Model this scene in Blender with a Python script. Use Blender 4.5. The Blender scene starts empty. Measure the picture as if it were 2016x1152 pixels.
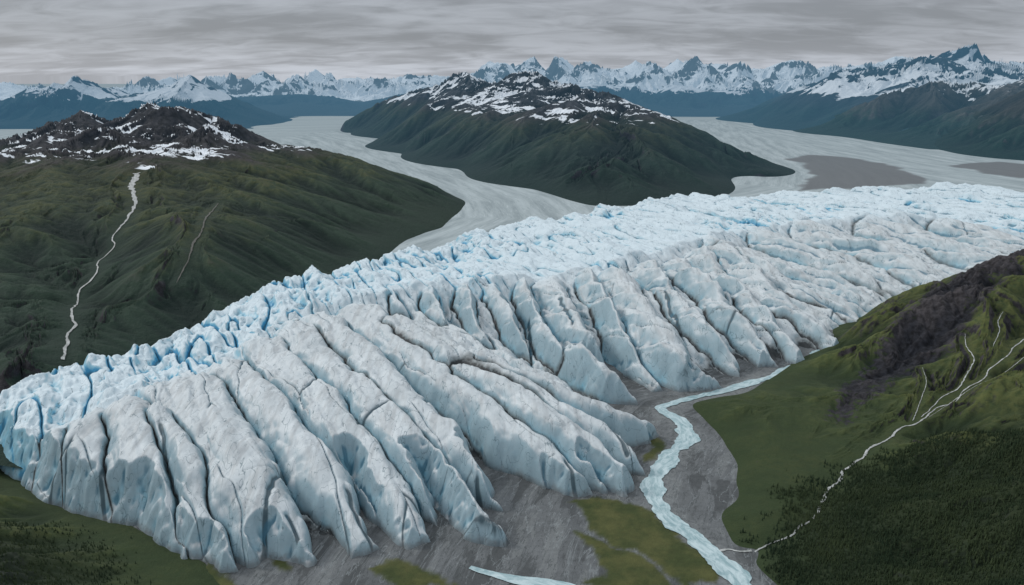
import bpy, math, time
import numpy as np
T00=time.time()
rng=np.random.default_rng(5)
H=10.0; F=1568.0; PITCH=math.atan(426/1568); cp,sp=math.cos(PITCH),math.sin(PITCH)
# 1 unit = 100 m.  Image pixel helpers: points placed along rays through pixels from the camera at 1000 m altitude.
def ray(u,v):
    a=(u-1008)/F; b=-(v-576)/F
    return a, cp+b*sp, -sp+b*cp
def az(u,v,z=0.0):
    a,dy,dz=ray(u,v); t=(z-H)/dz
    return (a*t,dy*t,z)
def ay(u,v,y):
    a,dy,dz=ray(u,v); t=y/dy
    return (a*t,y,H+dz*t)
# ---------------------------------------------------------------- noise
def _h(ix,iy,s):
    h=(ix*374761393+iy*668265263+s*2246822519)&0xffffffff
    h=((h^(h>>13))*1274126177)&0xffffffff
    return ((h^(h>>16))&0xffffffff)
def _r(ix,iy,s): return (_h(ix,iy,s)/4294967296.0).astype(np.float32)
def gn(x,y,s=0):
    fx=np.floor(x); fy=np.floor(y); ix=fx.astype(np.int64); iy=fy.astype(np.int64)
    x=(x-fx); y=(y-fy); u=x*x*x*(x*(x*6-15)+10); v=y*y*y*(y*(y*6-15)+10)
    def g(i,j):
        a=_r(ix+i,iy+j,s)*6.2831853
        return np.cos(a)*(x-i)+np.sin(a)*(y-j)
    return ((g(0,0)*(1-u)+g(1,0)*u)*(1-v)+(g(0,1)*(1-u)+g(1,1)*u)*v)*1.5
def fbm(x,y,o=4,s=0,g=.5):
    r=0;a=1
    for k in range(o):
        r=r+a*gn(x,y,s+k*17); x=x*2.03+5.1; y=y*2.03-3.7; a*=g
    return r
def ridged(x,y,o=4,s=0,g=.5):
    r=0;a=1;w=1
    for k in range(o):
        n=(1-np.abs(gn(x,y,s+k*13)))**2
        r=r+a*n*w; w=np.clip(n*1.3,0,1); x=x*2.1+1.7; y=y*2.1+9.2; a*=g
    return r
def ss(a,b,x):
    t=np.clip((x-a)/(b-a),0,1); return t*t*(3-2*t)
def worley(x,y,s):
    fx=np.floor(x).astype(np.int64); fy=np.floor(y).astype(np.int64)
    f1=np.full(x.shape,9.);f2=f1.copy();idv=np.zeros(x.shape)
    for i in(-1,0,1):
        for j in(-1,0,1):
            cx=fx+i;cy=fy+j
            d=np.hypot(cx+_r(cx,cy,s)-x,cy+_r(cx,cy,s+7)-y)
            m=d<f1; f2=np.where(m,f1,np.minimum(f2,d)); f1=np.where(m,d,f1); idv=np.where(m,_r(cx,cy,s+3),idv)
    return f1,f2,idv
def facet(x,y,s,k=1.0):
    """angular ice blocks: upper envelope of randomly turned, tilted, flat-topped prisms"""
    fx=np.floor(x).astype(np.int64); fy=np.floor(y).astype(np.int64)
    out=np.full(x.shape,-9.)
    for i in(-1,0,1):
        for j in(-1,0,1):
            cx=fx+i;cy=fy+j
            dx=x-(cx+_r(cx,cy,s)); dy=y-(cy+_r(cx,cy,s+7)); a=_r(cx,cy,s+3)*3.14159
            ca=np.cos(a);sa=np.sin(a); p=dx*ca+dy*sa; q=-dx*sa+dy*ca
            hh=_r(cx,cy,s+5)
            d=np.maximum(np.maximum(np.abs(p),np.abs(q)*.75),np.abs(p+q)*.62)
            out=np.maximum(out,np.minimum(hh*1.0+.35-d*k*1.5, hh*.85+.1+ (p*.35+q*.2)))
    return out
def wedge(x,y,s):
    """upper envelope of randomly tilted knife-edged roofs: sharp fins with flat flanks"""
    fx=np.floor(x).astype(np.int64); fy=np.floor(y).astype(np.int64)
    out=np.full(x.shape,-9.)
    for i in(-1,0,1):
        for j in(-1,0,1):
            cx=fx+i;cy=fy+j
            dx=x-(cx+_r(cx,cy,s)); dy=y-(cy+_r(cx,cy,s+7)); a=(_r(cx,cy,s+3)-.5)*1.2
            ca=np.cos(a);sa=np.sin(a); p=dx*ca+dy*sa; q=-dx*sa+dy*ca
            hh=_r(cx,cy,s+5); k=.9+1.3*_r(cx,cy,s+9)
            out=np.maximum(out,hh*.9+.2-np.where(p>0,p*k,-p*(2.6-k))-np.maximum(np.abs(q)-.35,0)*1.4)
    return out
def gully(X,Y,nx,ny,sc,s):
    x=X*sc;y=Y*sc
    fx=np.floor(x).astype(np.int64); fy=np.floor(y).astype(np.int64)
    va=0;wt=1e-6
    for i in(-1,0,1):
        for j in(-1,0,1):
            cx=fx+i;cy=fy+j
            dx=x-(cx+_r(cx,cy,s)); dy=y-(cy+_r(cx,cy,s+7))
            w=np.exp(-2.2*(dx*dx+dy*dy)); va=va+w*np.cos(6.2832*(dx*nx+dy*ny)); wt=wt+w
    return va/wt
def fgrad(Z,ts,ys):
    a=np.gradient(Z,ts,axis=1); b=np.gradient(Z,ys,axis=0)
    Y=ys[:,None];T=ts[None,:]
    return a/Y, b-T/Y*a
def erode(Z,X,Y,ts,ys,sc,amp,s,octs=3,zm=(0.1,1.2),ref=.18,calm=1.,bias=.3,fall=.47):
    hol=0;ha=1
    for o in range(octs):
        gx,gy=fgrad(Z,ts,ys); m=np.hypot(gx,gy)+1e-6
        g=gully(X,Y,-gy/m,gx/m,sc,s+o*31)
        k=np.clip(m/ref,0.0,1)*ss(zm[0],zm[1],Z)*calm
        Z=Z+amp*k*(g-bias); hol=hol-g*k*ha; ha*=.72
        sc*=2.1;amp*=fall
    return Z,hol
class RBF:
    def __init__(s,pts,sm=.3):
        P=np.array(pts,float); s.p=P[:,:2]; n=len(P); s.sm=sm
        R=np.sqrt((P[:,None,0]-P[None,:,0])**2+(P[:,None,1]-P[None,:,1])**2+sm)
        Q=np.c_[np.ones(n),s.p]; A=np.zeros((n+3,n+3)); A[:n,:n]=R-np.eye(n)*.02; A[:n,n:]=Q; A[n:,:n]=Q.T
        s.w=np.linalg.solve(A,np.r_[P[:,2],0,0,0])
    def __call__(s,X,Y):
        n=len(s.p); Z=s.w[n]+s.w[n+1]*X+s.w[n+2]*Y
        for i in range(n): Z=Z+s.w[i]*np.sqrt((X-s.p[i,0])**2+(Y-s.p[i,1])**2+s.sm)
        return Z
def outring(base,c,d,z):
    r=[]
    for p in base:
        v=np.array(p[:2])-np.array(c); v/=np.linalg.norm(v); r.append((p[0]+v[0]*d,p[1]+v[1]*d,z))
    return r
def pdist(X,Y,P):
    P=np.array(P,float); best=np.full(X.shape,1e9); S=np.zeros(X.shape); G=np.ones(X.shape); acc=0
    for a,b in zip(P[:-1],P[1:]):
        e=b[:2]-a[:2]; L=math.hypot(*e)+1e-9
        t=np.clip(((X-a[0])*e[0]+(Y-a[1])*e[1])/L**2,0,1)
        dx=X-a[0]-t*e[0]; dy=Y-a[1]-t*e[1]; d=np.hypot(dx,dy); m=d<best
        best=np.where(m,d,best); S=np.where(m,acc+t*L,S); G=np.where(m,np.sign(e[0]*dy-e[1]*dx),G); acc+=L
    return best,S,G,acc
def psdf(X,Y,P):
    P=[tuple(p[:2]) for p in P]
    d,_,_,_=pdist(X,Y,P+[P[0]])
    ins=np.zeros(X.shape,bool)
    for (x1,y1),(x2,y2) in zip(P,P[1:]+P[:1]):
        if y1==y2: continue
        c=((y1>Y)!=(y2>Y))&(X<(x2-x1)*(Y-y1)/(y2-y1)+x1); ins^=c
    return np.where(ins,d,-d)
def smooth_line(P,n=10):
    P=np.array(P,float); out=[]
    Q=np.vstack([2*P[0]-P[1],P,2*P[-1]-P[-2]])
    for i in range(1,len(Q)-2):
        for k in range(n):
            t=k/n
            out.append(.5*((2*Q[i])+(-Q[i-1]+Q[i+1])*t+(2*Q[i-1]-5*Q[i]+4*Q[i+1]-Q[i+2])*t*t+(-Q[i-1]+3*Q[i]-3*Q[i+1]+Q[i+2])*t**3))
    out.append(P[-1]); return np.array(out)
def box(Z,r):
    for ax in(0,1):
        pad=[(0,0),(0,0)];pad[ax]=(r+1,r)
        c=np.cumsum(np.pad(Z,pad,mode='edge'),axis=ax)
        n=Z.shape[ax]
        Z=(np.take(c,range(2*r+1,2*r+1+n),axis=ax)-np.take(c,range(0,n),axis=ax))/(2*r+1)
    return Z
# ---------------------------------------------------------------- mesh
col=bpy.context.scene.collection
def mesh_np(name,V,Fq,mat,attrs=None,uv=None,smooth=True):
    me=bpy.data.meshes.new(name); n=len(V); k=Fq.shape[1]; nf=len(Fq)
    me.vertices.add(n); me.vertices.foreach_set("co",V.astype(np.float32).ravel())
    me.loops.add(nf*k); me.loops.foreach_set("vertex_index",Fq.astype(np.int32).ravel())
    me.polygons.add(nf); me.polygons.foreach_set("loop_start",(np.arange(nf)*k).astype(np.int32))
    me.update(calc_edges=True)
    for kx,val in (attrs or {}).items():
        at=me.attributes.new(kx,'FLOAT','POINT'); at.data.foreach_set("value",val.astype(np.float32).ravel())
    if smooth: me.shade_smooth()
    me.materials.append(mat); o=bpy.data.objects.new(name,me); col.objects.link(o); return o
GR={}
def field(name,t0,t1,nt,y0,y1,ny,hf,mat,cut=-.12,label=None,kind="structure",category=None):
    ys=np.geomspace(y0,y1,ny); ts=np.linspace(t0,t1,nt)
    Y=np.repeat(ys[:,None],nt,1); X=Y*ts[None,:]
    Z,at=hf(X,Y,ts,ys)
    idx=np.arange(ny*nt).reshape(ny,nt)
    q=np.stack([idx[:-1,:-1],idx[:-1,1:],idx[1:,1:],idx[1:,:-1]],-1).reshape(-1,4)
    zf=Z.ravel(); keep=zf[q].max(1)>cut; q=q[keep]
    used=np.unique(q); re=np.zeros(ny*nt,np.int64); re[used]=np.arange(len(used))
    V=np.stack([X.ravel(),Y.ravel(),zf],1)[used]
    o=mesh_np(name,V,re[q],mat,{k:v.ravel()[used] for k,v in at.items()})
    if kind:o["kind"]=kind
    if label:o["label"]=label
    if category:o["category"]=category
    GR[o.name]=(Z,ts,ys); print(o.name,len(used),round(time.time()-T00,1)); return o
def samp(key,x,y):
    Z,ts,ys=GR[key]; x=np.asarray(x,float);y=np.asarray(y,float)
    a=np.clip((x/y-ts[0])/(ts[1]-ts[0]),0,len(ts)-1.001); b=np.clip(np.log(y/ys[0])/np.log(ys[1]/ys[0]),0,len(ys)-1.001)
    i=a.astype(int);j=b.astype(int);fa=a-i;fb=b-j
    return (Z[j,i]*(1-fa)+Z[j,i+1]*fa)*(1-fb)+(Z[j+1,i]*(1-fa)+Z[j+1,i+1]*fa)*fb
def hit(key,u,v,y0,y1):
    a,dy,dz=ray(u,v); y=np.linspace(y0,y1,3000); t=y/dy; z=samp(key,a*t,y); r=H+dz*t
    k=np.argmax(r<z) if (r<z).any() else np.argmin(np.abs(r-z)); return (a*t[k],y[k],z[k])
# ---------------------------------------------------------------- shader helpers
class NT:
    def __init__(s,name):
        s.m=bpy.data.materials.new(name); s.m.use_nodes=True; s.t=s.m.node_tree; s.t.nodes.clear(); s.pos=s.n('ShaderNodeNewGeometry')
    def n(s,ty,**k):
        o=s.t.nodes.new(ty)
        for a,b in k.items(): setattr(o,a,b)
        return o
    def put(s,sock,v):
        if isinstance(v,bpy.types.NodeSocket): s.t.links.new(v,sock)
        elif isinstance(v,(tuple,list)) and len(v)==3 and sock.type=='RGBA': sock.default_value=(*v,1)
        else: sock.default_value=v
    def math(s,op,a,b=0.,c=None,clamp=False):
        o=s.n('ShaderNodeMath',operation=op,use_clamp=clamp); s.put(o.inputs[0],a); s.put(o.inputs[1],b)
        if c is not None:s.put(o.inputs[2],c)
        return o.outputs[0]
    def rng(s,v,a,b,c=0.,d=1.):
        o=s.n('ShaderNodeMapRange',interpolation_type='SMOOTHSTEP'); 
        for i,x in enumerate((v,a,b,c,d)): s.put(o.inputs[i],x)
        return o.outputs[0]
    def mix(s,f,a,b,mode='MIX'):
        o=s.n('ShaderNodeMix',data_type='RGBA',blend_type=mode); s.put(o.inputs[0],f); s.put(o.inputs[6],a); s.put(o.inputs[7],b); return o.outputs[2]
    def vec(s,sc=(1,1,1),rot=0.,src=None):
        o=s.n('ShaderNodeMapping'); s.put(o.inputs[0],src or s.pos.outputs['Position']); o.inputs['Rotation'].default_value=(0,0,rot); o.inputs['Scale'].default_value=sc; return o.outputs[0]
    def noise(s,scale,det=4.,rough=.55,v=None,dist=0.):
        o=s.n('ShaderNodeTexNoise'); s.put(o.inputs['Vector'],v or s.pos.outputs['Position']); o.inputs['Scale'].default_value=scale; o.inputs['Detail'].default_value=det; o.inputs['Roughness'].default_value=rough; o.inputs['Distortion'].default_value=dist; return o.outputs['Fac']
    def vein(s,n,w):
        return s.rng(s.math('ABSOLUTE',s.math('SUBTRACT',n,.5)),w,w*.2)
    def attr(s,nm): return s.n('ShaderNodeAttribute',attribute_name=nm).outputs['Fac']
    def sep(s,v):
        o=s.n('ShaderNodeSeparateXYZ'); s.put(o.inputs[0],v); return o.outputs
    def done(s,colr,rough=.9,bump=None,bstr=.4,bdist=.1,haze=(60.,260.,.55),hcol=(.055,.15,.24),spec=.2):
        b=s.n('ShaderNodeBsdfPrincipled'); s.put(b.inputs['Base Color'],colr); s.put(b.inputs['Roughness'],rough); b.inputs['Specular IOR Level'].default_value=spec
        if bump is not None:
            k=s.n('ShaderNodeBump'); k.inputs['Strength'].default_value=bstr; k.inputs['Distance'].default_value=bdist; s.put(k.inputs['Height'],bump); s.t.links.new(k.outputs[0],b.inputs['Normal'])
        out=s.n('ShaderNodeOutputMaterial')
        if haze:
            # aerial haze painted on as bluish emission, stronger with distance from the camera point
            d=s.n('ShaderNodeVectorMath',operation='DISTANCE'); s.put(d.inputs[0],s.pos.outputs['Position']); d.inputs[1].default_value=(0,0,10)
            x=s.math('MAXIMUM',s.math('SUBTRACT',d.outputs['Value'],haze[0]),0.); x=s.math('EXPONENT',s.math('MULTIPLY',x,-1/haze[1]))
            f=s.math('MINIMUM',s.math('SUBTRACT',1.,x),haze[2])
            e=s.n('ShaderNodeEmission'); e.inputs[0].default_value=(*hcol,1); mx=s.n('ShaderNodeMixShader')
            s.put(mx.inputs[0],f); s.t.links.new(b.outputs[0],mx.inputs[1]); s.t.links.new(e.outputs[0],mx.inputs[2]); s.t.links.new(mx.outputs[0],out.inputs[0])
        else: s.t.links.new(b.outputs[0],out.inputs[0])
        return s.m
def hill_mat(name,green=(.022,.040,.020),olive=(.075,.085,.026),brown=(.085,.07,.055),rock=(.07,.068,.072),gz=(2.5,4.5),snow=None,fs=1.,steep=(.80,.62),haze=(60.,260.,.55),bstr=.5,olz=(1,3),patch=(1,1,1),hcol=(.05,.135,.21),grain=.3,rockline=0.,ribs=0.):
    s=NT(name); z=s.sep(s.pos.outputs['Position'])[2]; nz=s.sep(s.pos.outputs['Normal'])[2]; hol=s.attr("hollow")
    n1=s.noise(.35*fs,5); n2=s.noise(2.5*fs,6,.65); n3=s.noise(12*fs,3,.7)
    zz=s.math('MULTIPLY_ADD',n1,2.0,s.math('ADD',z,-1.0))
    zz=s.math('MULTIPLY_ADD',hol,-.35,zz)
    c=s.mix(s.math('MULTIPLY',s.rng(zz,olz[0],olz[1]),s.rng(n2,.25,.65)),green,olive)
    c=s.mix(s.rng(s.math('MULTIPLY_ADD',n2,1.2,s.math('ADD',zz,-.6)),gz[0],gz[1]),c,brown)
    rk=s.mix(s.rng(n2,.3,.7),tuple(x*.35 for x in rock),tuple(x*1.5 for x in rock))
    st=s.math('MULTIPLY_ADD',n2,.25,s.math('ADD',nz,-.125))
    rf=s.math('MAXIMUM',s.rng(st,steep[0],steep[1]),s.rng(s.math('MULTIPLY_ADD',s.math('SUBTRACT',n2,.5),2.2,s.attr("crag")),.35,.65))
    if ribs: rf=s.math('MAXIMUM',rf,s.math('MULTIPLY',s.math('MULTIPLY',s.rng(hol,-.7,-1.25),s.rng(n2,.45,.62)),ribs))
    if snow: rf=s.math('MAXIMUM',rf,s.rng(s.math('MULTIPLY_ADD',n2,1.5,zz),snow[1]+rockline,snow[1]+1.5+rockline,0.,.9))
    c=s.mix(rf,c,rk)
    c=s.mix(1.,c,s.mix(s.rng(hol,-1.1,1.1),(1.42,1.38,1.3),(.46,.53,.60)),'MULTIPLY')  # relief shading painted into the colour: ridges lightened, hollows darkened
    c=s.mix(1.,c,s.mix(n3,(1-grain*1.3,)*3,(1+grain*1.3,)*3),'MULTIPLY')
    c=s.mix(1.,c,s.mix(s.noise(1.1*fs,5,.6),(1-grain,)*3,(1+grain,)*3),'MULTIPLY')
    c=s.mix(s.math('MULTIPLY',s.attr("wood"),.85),c,(.017,.027,.014))
    if snow:
        v=s.vec(patch,.5)
        sn=s.math('MULTIPLY_ADD',s.noise(snow[2],3.,.5,v=v,dist=1.0),.5,s.math('MULTIPLY',s.noise(snow[2]*3.1,4,.55,v=v,dist=.8),.5)); sn=s.math('MULTIPLY_ADD',s.math('SUBTRACT',sn,.5),1.6,.5)
        f=s.math('ADD',s.rng(zz,snow[0],snow[1],-.42,snow[3]),sn)
        f=s.math('ADD',f,s.rng(nz,.55,.95,-.12,.04))
        f=s.math('MULTIPLY_ADD',hol,snow[4] if len(snow)>4 else .09,f)
        c=s.mix(s.rng(f,.55,.60),c,(.76,.80,.84))
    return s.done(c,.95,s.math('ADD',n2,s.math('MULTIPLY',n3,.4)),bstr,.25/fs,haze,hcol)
# ---------------------------------------------------------------- ground
flowL=[az(*p) for p in [(560,262),(640,258),(720,275),(810,315),(900,355),(985,395),(1010,430),(950,460),(850,500)]]
flowR=[az(*p) for p in [(1420,238),(1440,262),(1500,300),(1560,340),(1560,370)]]+[az(1400,400)]
flowR2=[az(*p) for p in [(1430,240),(1520,262),(1650,290),(1800,320),(2000,350),(2200,375)]]
riv=[(1705,640),(1662,672),(1600,706),(1530,738),(1460,760),(1390,778),(1330,792),(1300,804),(1325,822),(1350,845),(1352,868),(1330,892),(1300,920),(1287,950),(1290,985),(1315,1020),(1350,1050),(1395,1085),(1435,1120),(1462,1160),(1500,1260)]
rivw=[az(u,v) for u,v in riv]
nearflow=[az(*p) for p in [(1640,655),(1500,745),(1300,800),(1200,900),(1150,1000),(1100,1150),(1050,1400)]]
silt=[az(*p) for p in [(1545,315),(1590,305),(1690,312),(1780,332),(1830,362),(1700,370),(1570,374),(1592,345),(1585,325)]]
silt2=[az(*p) for p in [(1870,325),(1950,318),(2100,330),(2200,352),(2000,350)]]
isles=[[(1115,990),(1210,983),(1290,1010),(1350,1060),(1400,1110),(1420,1152),(1330,1152),(1260,1090),(1200,1060)],
 [(1135,1048),(1200,1062),(1270,1100),(1320,1152),(1150,1156),(1180,1110)],
 [(735,1108),(790,1098),(850,1125),(900,1152),(780,1156)],[(540,1095),(580,1100),(585,1120),(550,1118)],[(1270,850),(1305,870),(1300,905),(1280,915)],[(400,1110),(450,1130),(470,1160),(400,1160)]]
def gh(X,Y,ts,ys):
    fa=np.zeros(X.shape);fl=np.zeros(X.shape);bd=np.full(X.shape,1e9)
    for k,P in enumerate((flowL,flowR,flowR2,nearflow)):
        d,S,G,_=pdist(X,Y,P); m=d<bd; bd=np.where(m,d,bd); fa=np.where(m,S+k*50,fa); fl=np.where(m,d*G,fl)
    wx=X+.25*fbm(X*.8,Y*.8,4,3);wy=Y+.25*fbm(X*.8,Y*.8,4,9)
    gr=np.full(X.shape,-9.)
    for I in isles: gr=np.maximum(gr,psdf(wx,wy,[az(*p) for p in I]))
    sx=X+1.2*fbm(X*.15,Y*.15,5,3);sy=Y+1.2*fbm(X*.15,Y*.15,5,9)
    si=np.maximum(psdf(sx,sy,silt),psdf(sx,sy,silt2)); far=ss(36,42,Y)
    dr,_,_,_=pdist(X+.12*fbm(X*1.5,Y*1.5,4,33),Y+.12*fbm(X*1.5,Y*1.5,4,34),rivw)
    Z=.012*fbm(X*.6,Y*.6,3,4)*(Y<60)
    Z=Z+.03*ss(-.05,.2,gr)
    return Z,{"flow_along":fa,"flow_across":fl,"grass":ss(-.06,.08,gr+.05*fbm(X*5,Y*5,3,39)),"silt":ss(-.4,.4,si),"far":far,"bank":np.exp(-(dr/.42)**2)}
s=NT("valley_floor")
fa,fl=s.attr("flow_along"),s.attr("flow_across")
cmb=s.n('ShaderNodeCombineXYZ'); s.put(cmb.inputs[0],s.math('MULTIPLY',fa,.10)); s.put(cmb.inputs[1],fl)
st=s.noise(.9,10,.70,v=cmb.outputs[0],dist=.25); st2=s.noise(6.,5,.6,v=cmb.outputs[0],dist=.4)
ice=s.mix(s.rng(st,.30,.70),(.21,.25,.26),(.37,.42,.43)); ice=s.mix(s.math('MULTIPLY',s.rng(st2,.56,.72),.5),ice,(.46,.515,.53)); ice=s.mix(s.math('MULTIPLY',s.rng(st2,.46,.30),.5),ice,(.17,.21,.22))
n=s.noise(.9,6,.6); n2=s.noise(7,5,.7); n4=s.noise(40,4,.75)
cmb2=s.n('ShaderNodeCombineXYZ'); s.put(cmb2.inputs[0],s.math('MULTIPLY',fa,.22)); s.put(cmb2.inputs[1],fl)
br=s.noise(1.6,8,.62,v=cmb2.outputs[0],dist=.25); br2=s.noise(4.5,5,.6,v=cmb2.outputs[0],dist=.3); br3=s.noise(2.1,6,.6,v=cmb2.outputs[0],dist=.5)
gv=s.mix(s.rng(n,.3,.7),(.088,.094,.097),(.130,.138,.142)); gv=s.mix(s.rng(br,.49,.44),gv,(.068,.073,.075))
gv=s.mix(s.math('MULTIPLY',s.rng(br,.57,.59),.5),gv,(.165,.175,.175))
gv=s.mix(s.math('MULTIPLY',s.vein(br2,.014),.7),gv,(.045,.052,.053))
gv=s.mix(s.math('MULTIPLY',s.vein(br3,.012),.6),gv,(.20,.22,.225))
gv=s.mix(s.math('MULTIPLY',s.attr("bank"),s.rng(n2,.3,.6)),gv,(.17,.18,.18))
gv=s.mix(1.,gv,s.mix(n2,(.65,.65,.65),(1.35,1.35,1.35)),'MULTIPLY'); gv=s.mix(1.,gv,s.mix(n4,(.55,.55,.55),(1.45,1.45,1.45)),'MULTIPLY')
gs=s.mix(s.rng(s.noise(1.5,5),.35,.65),(.038,.050,.016),(.072,.076,.026)); gs=s.mix(1.,gs,s.mix(n2,(.6,.6,.6),(1.4,1.4,1.4)),'MULTIPLY'); gs=s.mix(1.,gs,s.mix(n4,(.6,.6,.6),(1.4,1.4,1.4)),'MULTIPLY')
c=s.mix(s.attr("far"),gv,ice); c=s.mix(s.math('MULTIPLY',s.attr("silt"),.9),c,(.105,.108,.112)); c=s.mix(s.attr("grass"),c,gs)
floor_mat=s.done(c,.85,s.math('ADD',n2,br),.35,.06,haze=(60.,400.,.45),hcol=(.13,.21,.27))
g=field("ground",-1.4,1.4,1100,6,1100,1100,gh,floor_mat,cut=-9,label="grey gravel outwash plain with braided silt channels")
# ---------------------------------------------------------------- mountains
def mtn(name,pts,t0,t1,nt,y0,y1,ny,mat,sc,amp,seed,label,octs=3,ref=.18,rough=.06,warp=0.,zm=(.1,1.2),paths=None,peaks=None,crag=None,bias=.3,fall=.47,westline=None,wood=None):
    R=RBF(pts)
    def hf(X,Y,ts,ys):
        wx=X+warp*fbm(X*.1,Y*.1,3,seed);wy=Y+warp*fbm(X*.1,Y*.1,3,seed+4)
        Z=R(wx,wy); cg=np.zeros(X.shape); wd=np.zeros(X.shape); calm=1.
        if westline:
            (x1,y1),(x2,y2),dz_=westline; sd=((x2-x1)*(Y-y1)-(y2-y1)*(X-x1))/math.hypot(x2-x1,y2-y1); Z=Z-dz_*ss(0,6,sd)
        if peaks:
            Z=Z+peaks[0]*ss(peaks[1],peaks[2],Z)*(ridged(X*peaks[3],Y*peaks[3],3,seed+60,.42)-(peaks[4] if len(peaks)>4 else .95))
        if paths:
            GR["_tmp"]=(Z,ts,ys)
            for p in paths:
                w=[hit("_tmp",u,v,p["y"][0],p["y"][1]) for u,v in p["px"]]; w=smooth_line(w,6); p["w"]=w
                d,_,_,_=pdist(X,Y,w[::2]); e=np.exp(-(d/p["width"])**2); calm=calm*(1-e*p.get("calm",1.)); Z=Z-p["depth"]*e
        if wood:
            GR["_tmp"]=(Z,ts,ys)
            W_=[hit("_tmp",u,v,8,34)[:2] for u,v in wood]; wd=ss(-1.1,.6,psdf(X+.5*fbm(X*.9,Y*.9,3,3),Y+.5*fbm(X*.9,Y*.9,3,5),W_)+.35*fbm(X*2.5,Y*2.5,3,8))
        Z,hol=erode(Z,X,Y,ts,ys,sc,amp,seed,octs,zm,ref,calm,bias,fall)
        if crag:
            for cpg in crag:
                d=psdf(X+.4*fbm(X*.9,Y*.9,4,91),Y+.4*fbm(X*.9,Y*.9,4,92),cpg); cg=np.maximum(cg,ss(-.6,.7,d))
            Z=Z+calm*cg*(.26*(wedge(X*1.5,Y*.6,95)-.5)+.10*(wedge(X*4,Y*1.6,96)-.5)); hol=hol+cg*.2
        Z=Z+rough*fbm(X*1.2,Y*1.2,4,seed+9)*ss(0,1,Z)*calm
        return Z,{"hollow":hol,"crag":cg,"wood":wd}
    return field(name,t0,t1,nt,y0,y1,ny,hf,mat,label=label)
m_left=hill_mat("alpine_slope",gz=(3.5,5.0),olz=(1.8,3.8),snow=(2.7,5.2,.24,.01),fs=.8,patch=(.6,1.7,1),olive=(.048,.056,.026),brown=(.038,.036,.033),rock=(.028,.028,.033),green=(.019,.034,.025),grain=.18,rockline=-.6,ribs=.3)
foot=[az(760,506),az(870,448,0),az(912,407,0)]
P=[az(-200,800,1.2),az(0,742,1.2),az(200,686,1.1),az(400,618,1.),az(640,535,.5),(-30,22,.5),(-16,22,-.5),(-12,26,-.3),(-45,26,1)]+foot+outring(foot,(-20,60),2.5,-1.)
P+=[ay(850,366,64.5),ay(740,318,66),ay(620,292,68),ay(500,268,70),ay(450,242,70.5),ay(420,231,71),ay(385,218,71.5),ay(350,205,72),ay(300,215,71.5),ay(250,226,71),ay(200,232,70),ay(130,242,70),ay(60,268,69),ay(0,288,68),ay(-150,300,68)]
P+=[az(450,372,3.3),az(640,338,3.0),az(300,330,4.2),az(300,292,4.9),az(100,320,4.3),az(100,450,2.7),az(200,500,1.75),az(350,500,2.5),az(450,460,2.7),az(600,430,2.1),az(760,400,1.2),az(700,455,.8),az(0,450,2.8),az(0,600,1.6),az(265,350,3.7),az(150,590,1.1),az(60,590,1.5),az(230,590,1.5),az(300,600,1.4),az(500,540,1.3),az(240,432,2.7),az(330,430,3.3)]
P+=[(-70,90,1),(-40,92,0),(-25,86,0),(-12,76,-.5),(-4,70,-.8),(-60,110,-1),(0,90,-2),(-90,80,2)]
str1=dict(px=[(268,336),(258,362),(266,395),(248,425),(236,440),(222,462),(222,480),(196,505),(190,522),(178,545),(155,566),(150,590),(140,612),(146,632),(130,650),(130,672),(122,698)],y=(24,66),width=.6,depth=.2)
str2=dict(px=[(430,398),(412,420),(398,450),(382,475),(372,505),(360,530),(348,555)],y=(24,66),width=.5,depth=.06)
mt1=mtn("mountain",P,-.85,0.05,1000,18.5,105,760,m_left,.16,.30,11,"green mountain with dark summit and snow patches",octs=4,paths=[str1,str2],peaks=(1.1,4.4,6.0,.13,.85),ref=.15,rough=.01,fall=.5)
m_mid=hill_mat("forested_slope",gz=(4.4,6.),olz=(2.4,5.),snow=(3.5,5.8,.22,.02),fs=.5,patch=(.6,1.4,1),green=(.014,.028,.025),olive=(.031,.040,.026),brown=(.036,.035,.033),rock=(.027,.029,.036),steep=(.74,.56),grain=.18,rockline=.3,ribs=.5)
foot=[az(690,262),az(790,303),az(900,333),az(1050,373),az(1170,405),az(1250,405),az(1430,384),az(1500,348)]
P=foot+outring(foot[1:],(8,110),4,-1.5)+[az(686,248,-.5),az(664,262,-2),az(662,250,-2),az(690,240,-.5),az(668,240,-3),az(740,290,-1.2),az(1522,334,-1.2),az(1545,322,-2.5),az(1495,368,-1.),az(1512,315,-1.5),
 ay(1440,294,88),ay(1380,260,91),ay(1300,228,94),ay(1240,206,98),ay(1170,178,112),
 ay(1250,256,82),ay(1120,256,86),ay(1000,241,95),ay(900,231,107),ay(850,202,122),ay(715,228,165),ay(740,206,155),ay(800,180,150),ay(850,170,145),ay(905,150,140),ay(940,158,137),ay(1000,166,130),ay(1040,150,128),ay(1100,158,124),
 ay(1080,198,110),ay(960,200,118),az(1150,330,2.2),az(1000,310,2.),az(1350,320,2.),(30,112,0),(27,128,0),(22,145,0),(-5,180,-.5),(42,110,-2),(45,130,-2),(15,185,-2),(-50,180,-4)]
mtn("mountain",P,-.28,.42,960,58,190,700,m_mid,.085,.80,23,"broad dark green mountain with snowy rocky crest",octs=4,zm=(.1,2.),rough=.01,peaks=(1.6,7.0,9.5,.07,.8),ref=.15,fall=.5,westline=((-29.5,144),(-38,190),10))
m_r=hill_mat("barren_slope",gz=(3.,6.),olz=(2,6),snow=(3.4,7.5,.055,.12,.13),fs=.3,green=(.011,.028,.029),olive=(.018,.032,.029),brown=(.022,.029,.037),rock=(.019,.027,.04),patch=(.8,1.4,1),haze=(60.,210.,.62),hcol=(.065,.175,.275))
foot=[az(1482,243),az(1640,264),az(1800,282),az(1950,300)]
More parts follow.
